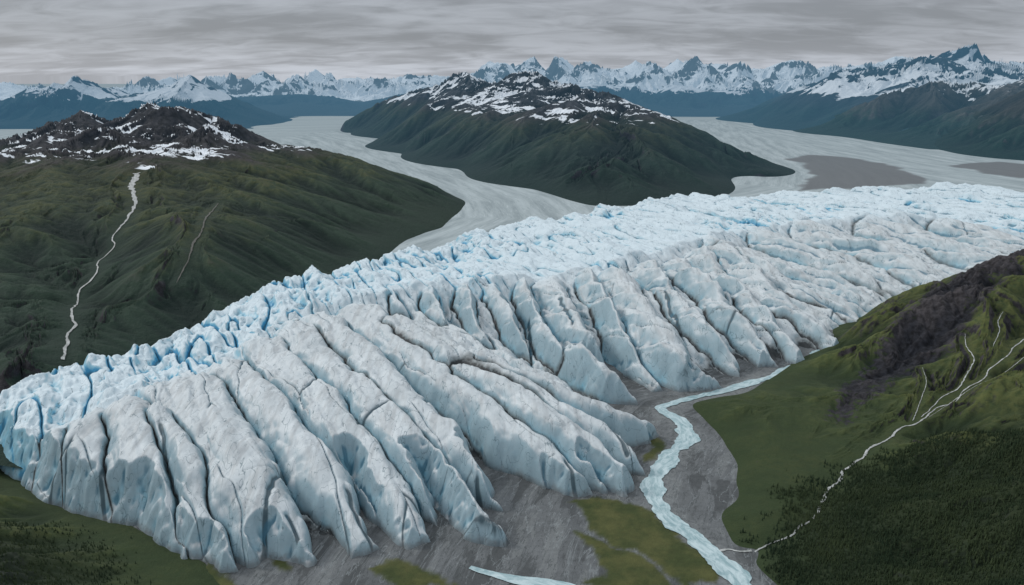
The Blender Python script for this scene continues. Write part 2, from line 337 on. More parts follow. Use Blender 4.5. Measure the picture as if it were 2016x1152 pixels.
P=foot+outring(foot,(95,190),6,-2)+[ay(1540,203,178),ay(1600,168,175),ay(1700,140,178),ay(1790,118,186),ay(1850,142,188),ay(1885,130,192),ay(1918,96,196),ay(1955,135,194),ay(2016,145,190),ay(2120,135,190),ay(1700,195,160),ay(1850,178,158),(60,215,0),(80,230,0),(120,240,0),(170,230,0),(40,190,-2),(55,140,-1),(90,110,-1)]
mtn("mountain",P,.2,1.0,640,130,240,440,m_r,.05,2.0,37,"steep dark blue peak with snow couloirs",octs=3,ref=.25,zm=(.2,4),peaks=(2.0,7,12,.035,.8),bias=0.1,fall=.4)
foot=[az(1642,268),az(1830,294)]
P=foot+outring(foot,(85,155),6,-2)+[ay(1700,224,150),ay(1760,192,150),ay(1830,168,150),ay(1900,170,150),ay(2016,160,150),ay(2150,150,150),az(1960,320),(60,165,0),(80,175,0),(120,185,0),(45,140,-1),(70,100,-1),(100,90,-1),az(2150,330)]
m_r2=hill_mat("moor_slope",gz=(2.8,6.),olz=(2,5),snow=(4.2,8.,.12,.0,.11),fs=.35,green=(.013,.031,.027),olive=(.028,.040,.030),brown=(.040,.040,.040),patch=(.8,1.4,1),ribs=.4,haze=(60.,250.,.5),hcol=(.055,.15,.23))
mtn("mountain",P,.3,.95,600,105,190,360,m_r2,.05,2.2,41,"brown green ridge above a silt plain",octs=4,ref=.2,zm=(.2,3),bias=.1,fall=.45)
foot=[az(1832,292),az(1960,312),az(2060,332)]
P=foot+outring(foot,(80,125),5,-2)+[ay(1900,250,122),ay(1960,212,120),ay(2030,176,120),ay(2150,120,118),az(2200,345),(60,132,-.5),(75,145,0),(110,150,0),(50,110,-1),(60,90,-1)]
m_r3=hill_mat("dark_green_slope",gz=(3.,6.),olz=(2,5),fs=.4,green=(.010,.026,.022),olive=(.020,.033,.023),brown=(.03,.03,.028),ribs=.4,haze=(60.,260.,.3))  # dark green ground colour of the valley side
mtn("hill",P,.45,.95,400,80,155,300,m_r3,.09,1.0,43,"dark green valley side dropping to the plain",octs=4,ref=.2,zm=(.2,2),bias=.1)
def rangef(name,sky,yc,W,seed,mat,amp,sc,label,t=(-.8,.8),n=(1100,260),jag=1.,tent=.8,offa=9):
    S=np.array([ay(u,v,yc) for u,v in sky]); xs=S[:,0];zs=np.maximum(S[:,2],-.5)
    def hf(X,Y,ts,ys):
        wx=X+6*fbm(X*.03,Y*.03,4,seed); off=offa*fbm(X*.015,Y*.003,3,seed+5)
        rel=np.abs(Y-yc-off)
        wgt=np.clip(rel/15,0,1)
        xx=X*(1-wgt)+wx*wgt
        top=np.interp(xx,xs,zs,left=-1,right=-1)
        k=1-rel/W
        Z=np.where(k>0,top*np.maximum(k,0)**tent,k*6)
        Z=Z+jag*ss(1,7,Z)*(ridged(X*.03,Y*.03,3,seed+11,.42)-.85)*(.3+.7*wgt)
        Z,hol=erode(Z,X,Y,ts,ys,sc,amp,seed,3,(.2,5),.3,.25+.75*ss(0,12,rel),.15,.42)
        return Z,{"hollow":hol,"crag":Z*0,"wood":Z*0}
    return field(name,t[0],t[1],n[0],yc-W-15,yc+W*.6+12,n[1],hf,mat,label=label)
bl=dict(green=(.009,.026,.030),olive=(.013,.030,.034),brown=(.014,.023,.031),rock=(.016,.023,.032),steep=(.6,.4))
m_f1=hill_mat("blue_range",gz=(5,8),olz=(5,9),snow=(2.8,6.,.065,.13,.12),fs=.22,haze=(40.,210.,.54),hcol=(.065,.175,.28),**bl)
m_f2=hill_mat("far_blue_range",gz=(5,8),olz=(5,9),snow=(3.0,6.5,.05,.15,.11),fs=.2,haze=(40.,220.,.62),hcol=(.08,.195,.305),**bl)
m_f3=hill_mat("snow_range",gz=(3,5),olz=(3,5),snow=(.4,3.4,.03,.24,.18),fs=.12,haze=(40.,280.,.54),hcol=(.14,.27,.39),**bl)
rangef("mountain_range",[(-350,190),(-150,200),(-60,185),(0,205),(40,190),(60,178),(85,182),(110,162),(130,166),(150,146),(170,165),(190,168),(215,180),(240,190),(300,180),(340,172),(362,160),(380,150),(398,162),(420,174),(460,195),(520,220),(570,244),(600,262)],184,24,51,m_f1,2.4,.05,"blue mountains with snow on the upper slopes",t=(-.9,-.2),n=(760,320),jag=2.5,offa=4)
rangef("mountain_range",[(-200,200),(200,200),(380,200),(450,190),(560,186),(640,190),(700,203),(760,193),(820,178),(900,178),(1100,172),(1200,165),(1250,170),(1300,185),(1340,168),(1400,180),(1450,176),(1520,190),(1560,178),(1650,165),(1800,150),(2200,140)],240,36,57,m_f2,2.8,.038,"hazy blue mountain ridges above a valley",jag=2.5,n=(1200,280))
sk3=[(-250,185),(-100,178),(0,168),(40,182),(200,176),(310,170),(335,152),(355,168),(430,166),(455,145),(480,166),(505,149),(540,168),(600,160),(620,135),(645,160),(700,156),(730,160),(850,154),(930,150),(955,140),(980,120),(1010,138),(1030,128),(1050,112),(1080,143),(1095,128),(1110,109),(1125,125),(1140,138),(1165,121),(1190,142),(1230,134),(1250,121),(1290,142),(1310,134),(1335,116),(1350,128),(1380,142),(1410,124),(1450,136),(1500,137),(1550,120),(1600,142),(1650,134),(1700,130),(1780,114),(1850,130),(1920,112),(2016,130),(2250,125)]
rangef("snowy_range",sk3,310,66,63,m_f3,2.6,.034,"jagged snow covered peaks and icefield",jag=3.,n=(1400,380),tent=.6)
# ---------------------------------------------------------------- near hills
woodp=[(1600,1010),(1690,960),(1780,910),(1880,870),(2016,850),(2100,855),(2150,1170),(1850,1190),(1600,1190),(1560,1110),(1600,1060)]
woodl=[(15,1050),(70,1060),(130,1090),(190,1152),(160,1190),(-60,1190),(-60,1060)]
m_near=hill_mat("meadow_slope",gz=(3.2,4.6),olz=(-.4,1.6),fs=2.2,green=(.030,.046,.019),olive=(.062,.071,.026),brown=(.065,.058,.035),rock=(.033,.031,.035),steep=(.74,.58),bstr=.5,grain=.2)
stream=[(2040,650),(1985,690),(1940,735),(1900,765),(1855,795),(1800,825),(1750,855),(1700,890),(1665,925),(1640,955),(1615,985),(1600,1015),(1560,1045),(1510,1070),(1480,1085),(1462,1118)]
sz=[1.75,1.5,1.25,1.,.8,.58,.47,.36,.27,.23,.20,.17,.13,.09,.05,.02]
foot=[az(1365,795),az(1392,832),az(1430,880),az(1450,950),az(1420,1012),az(1440,1062),az(1465,1095),az(1525,1150),az(1580,1300),az(1415,782),az(1480,768)]
P=foot+outring(foot,(13,20),.8,-.5)
P+=[ay(1500,756,25),ay(1575,725,26),ay(1650,676,27.5),ay(1700,636,28.5),ay(1780,577,29.5),ay(1900,530,31),ay(2016,490,33),ay(2150,452,34)]
P+=[az(1600,700,-.6),az(1700,610,-.4),(15.5,34,-.8),(18,36.5,-.8),(21,38,-.9),(24,39,-1.2),(28,41,-1.8),(33,43,-2.5),(38,46,-3),(30,46,-2.5),(7,28,-.9),(12,33,-.8)]
P+=[az(u,v,z) for (u,v),z in zip(stream,sz)][::2]
P+=[az(1700,800,.55),az(1600,860,.25),az(1550,960,.2),az(1500,1010,.16),az(1560,1110,.16),az(1850,655,1.55),az(1750,700,1.0),az(1950,600,2.4),az(1900,900,1.1),az(2016,860,1.6),az(1750,1000,.55),az(2016,1000,1.6),az(1800,1100,.6),az(2016,1152,1.6),az(1620,1150,.2),az(2200,1152,2.6),az(2200,900,2.4),az(2000,740,1.6),(14,9,2.),(5,8,-.2),(24,14,3.)]
crags=[[az(u,v,1.4) for u,v in [(1640,742),(1690,690),(1760,640),(1840,592),(1920,556),(2000,535),(2030,565),(1970,610),(1910,660),(1840,690),(1780,690),(1720,730),(1655,770)]]]
rs=[dict(px=[(2040,650),(2000,676),(1985,694),(1950,722),(1935,742),(1900,760),(1880,785),(1845,795),(1808,826),(1775,836),(1750,858),(1712,878),(1698,895),(1662,920),(1655,938),(1632,958),(1618,985),(1604,1012),(1575,1030),(1560,1048),(1515,1064),(1480,1085)],y=(10,32),width=.30,depth=.10),
 dict(px=[(1900,655),(1903,680),(1918,705),(1903,735),(1888,758),(1850,782),(1815,812)],y=(18,32),width=.2,depth=.05),
 dict(px=[(1816,722),(1824,750),(1815,780),(1798,822)],y=(18,30),width=.15,depth=.04),
 dict(px=[(1975,612),(1965,632),(1968,650),(1955,680)],y=(18,33),width=.15,depth=.04),
 dict(px=[(2030,690),(2000,715),(1970,735),(1925,752),(1880,780),(1830,812)],y=(14,33),width=.15,depth=.04)]
hillR=mtn("hill",P,.15,1.1,1000,8,44,1000,m_near,.28,.36,71,"green grassy hillside with rocky outcrops beside a river",octs=4,ref=.22,rough=.04,zm=(.02,.8),paths=rs,crag=crags,wood=woodp)
P=[az(-10,912),az(60,960),az(100,990),az(250,1033),az(330,1072),az(400,1105),az(450,1160),az(480,1250),az(20,985,.45),az(100,1050,.40),az(0,1060,.9),az(0,1152,1.5),az(120,1152,.85),az(230,1120,.3),az(300,1152,.2),az(-120,1050,1.6),az(-150,950,.9),az(-200,880,.2),(-2,9,-.3),(-8,8,1.4),(-12,10,2.2),az(-60,850,-.5),az(100,930,-.5),az(300,1000,-.5),az(450,1080,-.4),(-1,15,-.5)]
hillL=mtn("hill",P,-1.2,-.2,700,8,26,600,m_near,.45,.16,73,"small green grassy slope below the ice edge",octs=4,ref=.3,rough=.05,zm=(.02,.6),crag=[[az(u,v,1.2) for u,v in [(-80,1040),(0,1030),(35,1090),(50,1180),(-80,1200)]]],wood=woodl)
# ---------------------------------------------------------------- glacier
far_edge=[(-250,830),(-100,783),(0,748),(200,682),(400,610),(500,570),(640,527),(760,501),(900,460),(1020,435),(1200,405),(1400,386),(1600,373),(1800,368),(1900,372),(2016,380),(2300,400)]
FE=[az(u,v,1.5) for u,v in far_edge]
front=[(2300,470),(2100,455),(1850,432),(1650,432),(1480,450),(1350,478),(1260,505),(1160,525),(1060,545),(960,558),(870,565),(780,575),(700,590),(620,610),(520,650),(430,700),(330,735),(220,775),(100,815),(-100,850),(-250,900)]
BODY=FE+[az(u,v,1.5) for u,v in front]
WHOLE=FE+[az(2300,800),az(1500,1150),az(300,1300),(-30,12),(-40,16)]
TOE=FE+[az(u,v,0) for u,v in [(2300,640),(2060,620),(1950,600),(1880,610),(1800,622),(1745,650),(1668,682),(1600,712),(1540,722),(1470,722),(1472,748),(1410,764),(1330,770),(1260,768),(1200,745),(1150,740),(1220,780),(1300,825),(1316,848),(1275,870),(1292,905),(1225,900),(1268,945),(1225,970),(1150,945),(1185,970),(1110,972),(1070,950),(1066,970),(1020,966),(930,930),(1005,1050),(985,1072),(930,1065),(830,960),(857,1050),(815,1076),(760,1050),(690,960),(762,1075),(700,1088),(664,1098),(600,1110),(520,1085),(494,1108),(450,1116),(410,1090),(370,1098),(320,1065),(280,1028),(240,1028),(160,1010),(100,990),(40,940),(5,925),(0,900),(-80,860),(-250,900)]]
# crest lines of the ice tongues: image pixel points, half width in pixels, cross profile power
LB=[([(-180,820),(-160,860),(-130,900)],60,2.6),([(-60,810),(-40,850),(-10,895)],50,2.6),([(30,820),(40,880),(55,940)],42,2.2),([(110,800),(110,890),(120,980)],40,2.4),([(180,790),(200,890),(235,1010)],46,2.8),
([(258,780),(290,880),(320,980),(360,1080)],50,3.2),([(320,800),(375,900),(395,980),(458,1100)],38,3.),([(385,735),(480,870),(535,980),(595,1100)],80,4.),
([(455,700),(570,815),(660,940),(730,1072)],50,3.6),([(520,665),(650,790),(755,910),(835,1060)],56,4.),([(590,640),(710,750),(830,870),(915,970),(988,1062)],58,4.),
([(650,620),(770,730),(890,840),(985,915),(1055,966)],52,3.6),([(720,600),(830,690),(950,780),(1070,875),(1175,970)],54,3.8),([(800,625),(970,730),(1095,815),(1190,890),(1262,955)],54,3.8),
([(900,680),(1060,752),(1180,830),(1290,905)],40,2.8),([(960,690),(1110,755),(1220,800),(1310,842)],34,2.6),
([(770,565),(795,600),(835,660)],38,1.3),([(850,560),(870,610),(905,680)],34,1.2),([(915,553),(940,620),(990,700)],34,1.2),([(975,550),(1010,620),(1055,715)],32,1.2),([(1030,545),(1080,640),(1135,740)],34,1.2),
([(1085,535),(1150,640),(1205,715),(1265,765)],48,1.5),([(1155,525),(1225,630),(1310,765)],34,1.2),([(1210,518),(1290,620),(1365,700),(1455,755)],58,1.6),([(1285,510),(1370,610),(1455,718)],38,1.3),
([(1335,495),(1430,590),(1540,720)],42,1.5),([(1385,485),(1480,580),(1590,705)],42,1.3),([(1430,475),(1540,570),(1660,672)],52,1.5),([(1400,460),(1550,535),(1730,640)],52,1.5),
([(1480,440),(1620,495),(1800,602)],58,1.6),([(1560,430),(1720,470),(1850,540),(1930,600)],60,1.6),([(1660,415),(1830,450),(1960,510),(2040,570)],56,1.6),([(1780,412),(1940,445),(2080,500),(2180,560)],60,1.6),([(1920,415),(2060,440),(2250,520)],60,1.6)]
LOB=[]
for pts,hw,pw in LB:
    n=len(pts); q=[]
    for i,(u,v) in enumerate(pts):
        t=i/(n-1); e=1.5 if pw>2.3 else 2.; z=1.76*(1-t**e)+.34*t**e
        q.append(az(u,v,z))
    q=np.array(smooth_line(q,4)); w=np.array([hw*.88*math.sqrt(x*x+y*y+80)/F for x,y,z in q])
    e=q[-1,:2]-q[-2,:2]; e/=np.linalg.norm(e); q[-1,:2]-=e*min(.4*w[-1],.6*np.linalg.norm(q[-1,:2]-q[-2,:2]))
    LOB.append((q,w,pw))
CREV=[[az(u,v,z) for u,v,z in c] for c in [
 [(560,905,1.1),(538,960,.95),(520,1020,.75),(512,1085,.4)],[(320,860,1.2),(330,930,1.1),(352,990,.9)],[(150,880,1.2),(100,920,.9),(80,970,.5)],
 [(205,900,1.2),(195,950,.9),(205,1010,.4)],[(850,770,1.2),(835,800,1.15)],[(1010,990,.8),(1045,1020,.5)],[(1110,885,.9),(1140,950,.5)],[(1195,830,.9),(1240,890,.6)],
 [(680,940,1.),(700,1000,.7),(735,1060,.4)],[(560,1000,.9),(590,1060,.5)],[(1305,560,1.4),(1345,640,1.1),(1370,700,.8)],[(1100,580,1.5),(1130,650,1.2)],[(1040,610,1.3),(1048,700,.8)],[(935,900,1.1),(960,960,.9),(975,1030,.6)]]]
PW=np.array([p[2] for p in LOB])
def glac(X,Y,ts,ys):
    wx=X+.15*fbm(X*.6,Y*.6,3,101)+.03*gn(X*3,Y*3,5); wy=Y+.20*fbm(X*.6,Y*.6,3,107)
    whole=psdf(X,Y,WHOLE); body=psdf(wx,wy,BODY); toe=psdf(X+.12*fbm(X*1.6,Y*1.6,3,111),Y+.12*fbm(X*1.6,Y*1.6,3,112),TOE)
    dfe,_,_,_=pdist(X,Y,FE); dfe=dfe*np.sign(whole+1e-9)
    out=np.maximum(-body,0)
    zb=1.72-.50*out-.06*np.sqrt(out)
    m1=np.full(X.shape,-5.);m2=m1.copy();lid=np.zeros(X.shape);tm=np.zeros(X.shape);qm=np.zeros(X.shape)
    for k,(q,w,pw) in enumerate(LOB):
        x0,x1=q[:,0].min()-3,q[:,0].max()+3;y0,y1=q[:,1].min()-3,q[:,1].max()+3
        I=np.where((X>x0)&(X<x1)&(Y>y0)&(Y<y1)); xx=wx[I];yy=wy[I]
        d,S,G,L=pdist(xx,yy,q); sg=np.r_[0,np.cumsum(np.hypot(*np.diff(q[:,:2],axis=0).T))]
        cr=np.interp(S,sg,q[:,2]); ww=np.interp(S,sg,w); t=S/L
        ww=ww*(1-.34*ss(.70,1,t))*(1+.14*gn(S*.35,S*0+k*7.7,9))
        dep=(.34 if pw>2.3 else .78)+.26*ss(0,.3,t); dep=dep*(1-ss(.85,1,t))+np.maximum(cr,.3)*ss(.85,1,t)
        as_=.10+.25*((k*37)%10)/10
        qn=d/ww*(1+as_*G); 
        z=cr-dep*np.power(qn,pw)-.07*G*qn
        z=z+.04*gn(S*.6,S*0+k*3.1,7)
        a=m1[I];b=m2[I]; m=z>a
        m2[I]=np.where(m,a,np.maximum(b,z)); m1[I]=np.where(m,z,a); lid[I]=np.where(m,k,lid[I]); tm[I]=np.where(m,t,tm[I]); qm[I]=np.where(m,qn,qm[I])
    inb=ss(-.3,.9,body)
    m1=m1*(1-inb)+zb*inb
    east=ss(10,15,X)*ss(26,31,Y)
    floor_=.22*ss(.1,.9,toe)+.42*ss(.6,2.5,toe)+.40*ss(2.2,6,toe)*(1-.6*east)
    zb2=np.maximum(zb*(1-0*east),floor_)
    Z=np.maximum(zb2,m1); second=np.where(m1>zb2,np.maximum(m2,zb2),m1)
    lob=ss(.2,-.3,body)
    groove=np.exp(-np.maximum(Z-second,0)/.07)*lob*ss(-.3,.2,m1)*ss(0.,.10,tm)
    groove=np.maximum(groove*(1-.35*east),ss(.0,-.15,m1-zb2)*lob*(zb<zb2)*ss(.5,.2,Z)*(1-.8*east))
    ca,sa=.5,-.866; A=X*ca+Y*sa; B=X*.866+Y*.5
    Aw=A+.4*gn(X*.5,Y*.5,34); Bw=B+.30*gn(X*.35,Y*.35,35)+.07*gn(X*1.5,Y*1.5,36)
    f1,f2,_=worley(Bw*.8,A*.14,201); crk=np.exp(-(f2-f1)/.016)*lob*ss(.25,.5,gn(X*.3,Y*.3,61)+.5)
    f1,f2,_=worley(Bw*1.5,Aw*.5,205); crk2=np.exp(-(f2-f1)/.013)*lob*ss(.30,.6,gn(X*.6,Y*.6,62)+.5)
    cv=np.zeros(X.shape)
    for c in CREV:
        x0=min(p[0] for p in c)-1;x1=max(p[0] for p in c)+1;y0=min(p[1] for p in c)-1;y1=max(p[1] for p in c)+1
        I=np.where((X>x0)&(X<x1)&(Y>y0)&(Y<y1)); d,S,_,L=pdist(X[I]+.05*gn(X[I]*3,Y[I]*3,9),Y[I],c)
        cv[I]=np.maximum(cv[I],np.exp(-(d/(.04+.001*Y[I]))**2)*ss(0,.1,S/L)*ss(1,.9,S/L)+0*d)
    crk=np.maximum(crk,cv)
    Z=Z-.22*groove-.09*crk-.03*crk2
    ser=ss(-1.6,.7,body)
    big=ss(-.2,.45,fbm(X*.16,Y*.16,3,301))
    rim=ss(3.8,.2,dfe)
    left=ss(1,-7,X)
    w0=wedge(Bw*.36,Aw*.085,440)-.5
    w1=wedge(Bw*.9,Aw*.26,441)-.5; w2=wedge(Bw*2.2,Aw*.9,443)-.5; w3=wedge(Bw*4.6+.2*gn(X*4,Y*4,3),Aw*2.4,447)-.5
    fb=facet(X*1.15+.1*gn(X*2,Y*2,4),Y*.8,449)-.55; fb2=facet(X*3.0,Y*2.2,450)-.55
    g1=np.abs(gn(Bw*1.15,Aw*.18,451)); dist_=np.clip(.3+.7*big+.45*left+.25*rim,0,1.15)
    crv=np.exp(-g1/.03)*ser*(.5+.5*dist_)
    Z=Z+ser*((.55+.15*east)*w0+(.08+.22*dist_)*w1+.28*dist_*fb+.10*dist_*fb2+(.05+.07*dist_)*w2+(.025+.03*dist_)*w3)-.24*crv
    flank=np.clip(qm,0,1)*(1-ser)*lob
    st_=np.where(PW[lid.astype(int)]<2.3,1.,.30)
    Z=Z+(1-ser)*(.40*st_*(wedge(Bw*1.25,Aw*.25,431)-.5)+(.04+.13*flank)*(wedge(Bw*2.2,Aw*.7,433)-.5)+(.04+.07*flank)*(facet(X*2.6,Y*2.1,437)-.5))
    Z=Z+.004*fbm(X*7,Y*7,3,501)
    Z=np.minimum(Z,-.3+2.2*(dfe+.25)*(1+.4*gn(X*1.1,Y*1.1,55)))
    Z=np.minimum(Z,2.2*(toe+.14)+.18*facet(X*2.2,Y*2.2,435)-.1)
    Z=np.where((whole<-.3)|(toe<-.3)|((m1<.0)&(floor_<.05)&(zb<0)),-1,Z)
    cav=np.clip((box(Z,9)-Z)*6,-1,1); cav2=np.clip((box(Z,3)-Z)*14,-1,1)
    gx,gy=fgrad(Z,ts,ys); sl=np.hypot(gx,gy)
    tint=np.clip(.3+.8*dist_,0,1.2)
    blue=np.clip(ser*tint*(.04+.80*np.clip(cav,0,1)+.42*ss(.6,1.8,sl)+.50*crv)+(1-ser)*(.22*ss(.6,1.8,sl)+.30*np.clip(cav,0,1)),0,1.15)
    return Z,{"groove":groove,"blue":blue,"cav":cav*.5+.5,"cavf":cav2*.5+.5,"ser":ser,"crack":np.maximum(crk,.7*crk2),"edge":ss(1.2,.0,toe)*(1-.7*east)}
s=NT("glacier_ice")
bl_,gvv,cv,cvf,se,ck,eg=[s.attr(k) for k in("blue","groove","cav","cavf","ser","crack","edge")]
n1=s.noise(.8,6,.6); n2=s.noise(6,5,.6); n3=s.noise(1.8,6,.6,v=s.vec((2.8,.35,1),.52)); n2c=s.math('SUBTRACT',n2,.5)
nzz=s.sep(s.pos.outputs['Normal'])[2]
c=s.mix(s.rng(n1,.3,.7),(.45,.49,.505),(.54,.58,.595)); c=s.mix(se,c,(.53,.615,.655))
c=s.mix(s.math('MULTIPLY',s.rng(n3,.43,.66),s.math('SUBTRACT',.62,s.math('MULTIPLY',se,.55))),c,(.32,.335,.34))
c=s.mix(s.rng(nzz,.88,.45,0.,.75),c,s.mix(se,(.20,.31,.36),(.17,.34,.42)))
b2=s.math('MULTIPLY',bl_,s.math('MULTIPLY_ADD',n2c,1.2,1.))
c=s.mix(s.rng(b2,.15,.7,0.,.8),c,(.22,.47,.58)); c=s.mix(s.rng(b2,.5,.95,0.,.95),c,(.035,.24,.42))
va=s.noise(1.1,2.5,.55,v=s.vec((2.2,.7,1),.52),dist=.2); vb=s.noise(2.6,2.,.5,v=s.vec((1.5,1.0,1),-.4),dist=.3)
c=s.mix(s.math('MULTIPLY',s.vein(va,.007),.6),c,(.06,.11,.13)); c=s.mix(s.math('MULTIPLY',s.vein(vb,.007),.38),c,(.08,.13,.15))
c=s.mix(s.math('MULTIPLY',s.rng(ck,.25,.8),.88),c,(.03,.06,.075))
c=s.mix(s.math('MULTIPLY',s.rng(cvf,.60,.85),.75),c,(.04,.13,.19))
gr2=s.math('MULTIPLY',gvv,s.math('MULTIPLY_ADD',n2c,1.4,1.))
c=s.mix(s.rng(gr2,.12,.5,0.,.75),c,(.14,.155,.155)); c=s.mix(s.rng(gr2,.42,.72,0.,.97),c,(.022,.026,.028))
pz=s.sep(s.pos.outputs['Position'])[2]
c=s.mix(s.math('MULTIPLY',s.math('MULTIPLY',s.rng(s.math('MULTIPLY_ADD',n2,.25,pz),.34,.12),.7),eg),c,(.11,.11,.11))
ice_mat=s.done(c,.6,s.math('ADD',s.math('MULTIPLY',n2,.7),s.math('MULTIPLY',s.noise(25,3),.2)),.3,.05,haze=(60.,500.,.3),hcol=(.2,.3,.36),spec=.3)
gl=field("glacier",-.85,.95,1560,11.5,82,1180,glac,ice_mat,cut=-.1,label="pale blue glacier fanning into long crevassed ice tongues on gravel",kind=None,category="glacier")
# ---------------------------------------------------------------- ribbons
def ribbon(name,pts,hws,zf,mat,label,off=.02,across=5,seed=0,wob=.25,n=14,kind="structure",mea=0.,wl_=8.):
    P=smooth_line([p[:2] for p in pts],n); w=np.interp(np.linspace(0,1,len(P)),np.linspace(0,1,len(hws)),hws)
    Tn=np.gradient(P,axis=0); Tn/=np.linalg.norm(Tn,axis=1)[:,None]; N=np.c_[-Tn[:,1],Tn[:,0]]
    s_=np.r_[0,np.cumsum(np.linalg.norm(np.diff(P,axis=0),axis=1))]
    mw=float(np.mean(w)); P=P+N*(mea*mw*fbm(s_/(mw*wl_*2),s_*0+seed,2,seed+40))[:,None]
    wl=w*np.maximum(.15,1+wob*2*fbm(s_/(mw*wl_),s_*0+seed,4,seed,.6)); wr=w*np.maximum(.15,1+wob*2*fbm(s_/(mw*wl_),s_*0+seed+9,4,seed+3,.6))
    k=np.linspace(-1,1,across); V=[];A=[];U=[]
    for i in range(len(P)):
        for q in k:
            ww=wl[i] if q<0 else wr[i]
            V.append((P[i,0]+N[i,0]*ww*q,P[i,1]+N[i,1]*ww*q)); A.append(s_[i]);U.append(q*ww)
    V=np.array(V); Z=zf(V[:,0],V[:,1])+off
    idx=np.arange(len(V)).reshape(len(P),across)
    q=np.stack([idx[:-1,:-1],idx[:-1,1:],idx[1:,1:],idx[1:,:-1]],-1).reshape(-1,4)[:,::-1]
    o=mesh_np(name,np.c_[V,Z],q,mat,{"along":np.array(A),"across":np.array(U)})
    if kind:o["kind"]=kind
    o["label"]=label; return o
def water_mat(name,c1,c2,sc=6.,rough=.35):
    s=NT(name); cm=s.n('ShaderNodeCombineXYZ'); s.put(cm.inputs[0],s.math('MULTIPLY',s.attr("along"),.35)); s.put(cm.inputs[1],s.attr("across"))
    a=s.noise(sc,6,.7,v=cm.outputs[0],dist=.8); c=s.mix(s.rng(a,.35,.65),c1,c2)
    return s.done(c,rough,a,.3,.03,haze=None,spec=.4)
wm=water_mat("silty_meltwater",(.20,.31,.33),(.45,.55,.565),7.); fm=water_mat("white_stream",(.18,.19,.18),(.42,.43,.42),12.,.6)
scm=water_mat("scree",(.055,.055,.047),(.12,.118,.105),12.,.9)
hw=[14,14,13,12,10,9,9,12,15,18,19,20,20,19,19,22,22,24,26,28,34]
W=[h*math.hypot(*az(u,v)[:2])/F*1.0 for (u,v),h in zip(riv,hw)]
zg=lambda x,y: samp("ground",x,y)
ribbon("river",rivw,W,zg,wm,"milky blue meltwater river winding across gravel",across=9,seed=4,wob=.32,off=.018,n=26,wl_=5)
ribbon("river",[az(u,v) for u,v in [(925,1118),(960,1130),(1010,1142),(1080,1152),(1180,1175),(1300,1200)]],[.05,.10,.13,.15,.2,.25],zg,wm,"shallow meltwater channel crossing grey gravel",seed=8,wob=.2,off=.018)
ribbon("stream",[az(u,v) for u,v in [(1480,1085),(1455,1086),(1432,1082),(1405,1090)]],[.03,.03,.025,.04],zg,fm,"small stream joining a river over gravel",seed=10,wob=.3,off=.014,mea=.8,wl_=10)
k1=mt1.name
z1=lambda x,y: samp(k1,x,y)
ribbon("stream",str1["w"],[.22,.07,.03,.03,.035,.04,.045,.045],z1,fm,"white stream tumbling down a green ravine",off=.03,seed=12,n=8,wob=.38,mea=1.2,wl_=12)
ribbon("scree_chute",str2["w"],[.015,.04,.03,.05,.02,.03,.01],z1,scm,"pale scree chute on a green slope",off=.03,seed=14,n=8,wob=.4,mea=1.,wl_=12)
kr=hillR.name; zr=lambda x,y: samp(kr,x,y)
lab=["white braided stream running down a green hillside","thin white waterfall on a rocky hillside","thin white trickle on a rocky hillside","thin white waterfall on a dark cliff","narrow white side channel beside a hillside stream"]
for i,(p,hh) in enumerate(zip(rs,[[.016,.016,.018,.02,.027,.032,.035,.028,.022,.018],[.007,.014,.018,.013,.010],[.005,.008,.010],[.007,.016,.007],[.007,.009,.010,.008]])):
    ribbon("stream",p["w"],hh,zr,fm,lab[i],off=.015,seed=16+i,n=10,wob=.42,mea=1.2,wl_=12)
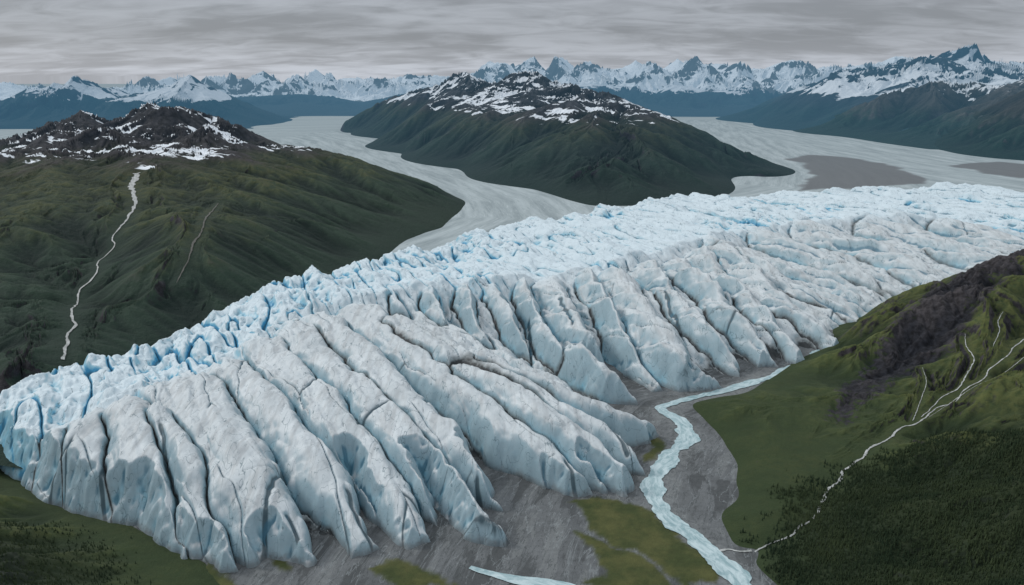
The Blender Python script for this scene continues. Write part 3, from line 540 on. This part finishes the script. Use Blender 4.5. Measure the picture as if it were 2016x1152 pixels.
# ---------------------------------------------------------------- forest (one mass)
def forest(name,key,poly,n,label,seed,hs=(.09,.17)):
    r=np.random.default_rng(seed); W_=[hit(key,u,v,8,34)[:2] for u,v in poly]; a=np.array(W_)
    pts=r.uniform(a.min(0)-1.,a.max(0)+1.,(n*8,2)); x,y=pts.T
    d=psdf(x+.5*fbm(x*.9,y*.9,3,3),y+.5*fbm(x*.9,y*.9,3,5),W_)+.35*fbm(x*2.5,y*2.5,3,8); m=(r.uniform(0,1,len(x))**1.3<ss(-1.3,.5,d))&(d>-1.3); x,y=x[m][:n],y[m][:n]; z=samp(key,x,y); N=len(x)
    m=z>0.02; x,y,z=x[m],y[m],z[m];N=len(x)
    hh=r.uniform(*hs,N)*(1+.3*gn(x*2,y*2,2)); rad=hh*r.uniform(.18,.26,N)
    base=[];fc=[];K=7
    tiers=[(.06,1.0,.45),(.28,.75,.68),(.5,.5,.86),(.7,.3,1.03)]
    for ti,(z0,rr,z1_) in enumerate(tiers):
        b=len(base)
        for k in range(K): base.append((k/K*6.2832+ti*.4,rr*(1.12 if k%2 else .78),z0-(0.03 if k%2 else 0)))
        base.append((0,0,z1_))
        for k in range(K): fc.append((b+k,b+(k+1)%K,b+K))
    b=len(base)
    for zz in(-.1,.3):
        for k in range(3): base.append((k/3*6.2832,.09,zz))
    for k in range(3): fc.append((b+k,b+(k+1)%3,b+3+k)); fc.append((b+(k+1)%3,b+3+(k+1)%3,b+3+k))
    B=np.array(base); ro=r.uniform(0,6.28,N)
    ang=B[None,:,0]+ro[:,None]; rj=B[None,:,1]*(1+.25*r.standard_normal((N,len(B)))*(B[None,:,1]>.1))*rad[:,None]
    VX=x[:,None]+np.cos(ang)*rj; VY=y[:,None]+np.sin(ang)*rj; VZ=z[:,None]+B[None,:,2]*hh[:,None]
    V=np.stack([VX,VY,VZ],-1).reshape(-1,3); Fq=(np.array(fc)[None]+np.arange(N)[:,None,None]*len(B)).reshape(-1,3)
    o=mesh_np(name,V,Fq,tree_mat,{"tint":np.repeat(np.clip(r.uniform(0,1,N)*.5+.25+.5*gn(x*.8,y*.8,77),0,1),len(B))},smooth=False)
    o["kind"]="stuff";o["label"]=label;o["category"]="forest"; print(name,N)
s=NT("spruce_foliage"); c=s.mix(s.attr("tint"),(.015,.027,.015),(.036,.050,.023)); c=s.mix(1.,c,s.mix(s.noise(30,3),(.75,.75,.75),(1.25,1.25,1.25)),'MULTIPLY'); tree_mat=s.done(c,.9,haze=None,spec=.1)
forest("spruce_forest",kr,woodp,24000,"dense dark spruce forest on a lower hillside",1,(.05,.125))
forest("spruce_forest",hillL.name,woodl,2200,"dark spruce trees clinging to a grassy slope",2,(.05,.085))
# ---------------------------------------------------------------- sky and light
w=bpy.data.worlds.new("World"); bpy.context.scene.world=w; w.use_nodes=True; t=w.node_tree; t.nodes.clear()
class WT(NT):
    def __init__(s,t): s.t=t; s.pos=None
s=WT(t); tc=s.n('ShaderNodeTexCoord'); sx,sy,szz=s.sep(tc.outputs['Generated'])
zc=s.math('ADD',s.math('MAXIMUM',szz,0.),.14)
cm=s.n('ShaderNodeCombineXYZ'); s.put(cm.inputs[0],s.math('MULTIPLY',s.math('DIVIDE',sx,zc),2.1)); s.put(cm.inputs[1],s.math('MULTIPLY',s.math('DIVIDE',sy,zc),3.4))
a=s.noise(.42,3,.45,v=cm.outputs[0],dist=.7); b=s.noise(1.3,6,.58,v=cm.outputs[0],dist=.7)
cl=s.math('MULTIPLY_ADD',b,.45,s.math('MULTIPLY',a,.55))
base=s.rng(szz,0.,.75,.36,1.05); 
low=s.rng(szz,0.,.05,1.5,1.04)
cloud=s.math('MULTIPLY',s.math('MULTIPLY',base,low),s.rng(cl,.37,.64,.78,1.24))
ccol=s.mix(s.rng(szz,0.,.3),(.90,.965,1.08),(.93,.99,1.06))
cc=s.n('ShaderNodeVectorMath',operation='SCALE'); s.put(cc.inputs[0],ccol); s.put(cc.inputs['Scale'],cloud)
skyn=s.n('ShaderNodeTexSky',sky_type='NISHITA'); skyn.sun_disc=False; skyn.sun_elevation=math.radians(36); skyn.sun_rotation=math.radians(-65)
bg1=s.n('ShaderNodeBackground'); t.links.new(cc.outputs[0],bg1.inputs[0]); bg1.inputs[1].default_value=.88
bg2=s.n('ShaderNodeBackground'); t.links.new(skyn.outputs[0],bg2.inputs[0]); bg2.inputs[1].default_value=.006
ad=s.n('ShaderNodeAddShader'); t.links.new(bg1.outputs[0],ad.inputs[0]); t.links.new(bg2.outputs[0],ad.inputs[1]); wo=s.n('ShaderNodeOutputWorld'); t.links.new(ad.outputs[0],wo.inputs[0])
L=bpy.data.lights.new("sun",'SUN'); L.energy=1.5; L.angle=math.radians(12); L.color=(1,.97,.93); lo=bpy.data.objects.new("sun",L); col.objects.link(lo)
el=math.radians(36); azm=math.radians(-65)
from mathutils import Vector
dirv=Vector((math.sin(azm)*math.cos(el),math.cos(azm)*math.cos(el),math.sin(el)))
lo.rotation_euler=dirv.to_track_quat('Z','Y').to_euler()
cam=bpy.data.cameras.new("camera"); co=bpy.data.objects.new("camera",cam); col.objects.link(co); co.location=(0,0,H); co.rotation_euler=(math.pi/2-PITCH,0,0)
cam.lens=28; cam.sensor_width=36; cam.clip_start=.5; cam.clip_end=3000
sc=bpy.context.scene; sc.camera=co; sc.view_settings.view_transform='Standard'; sc.view_settings.look='None'; sc.view_settings.exposure=0
print("built",time.time()-T00)
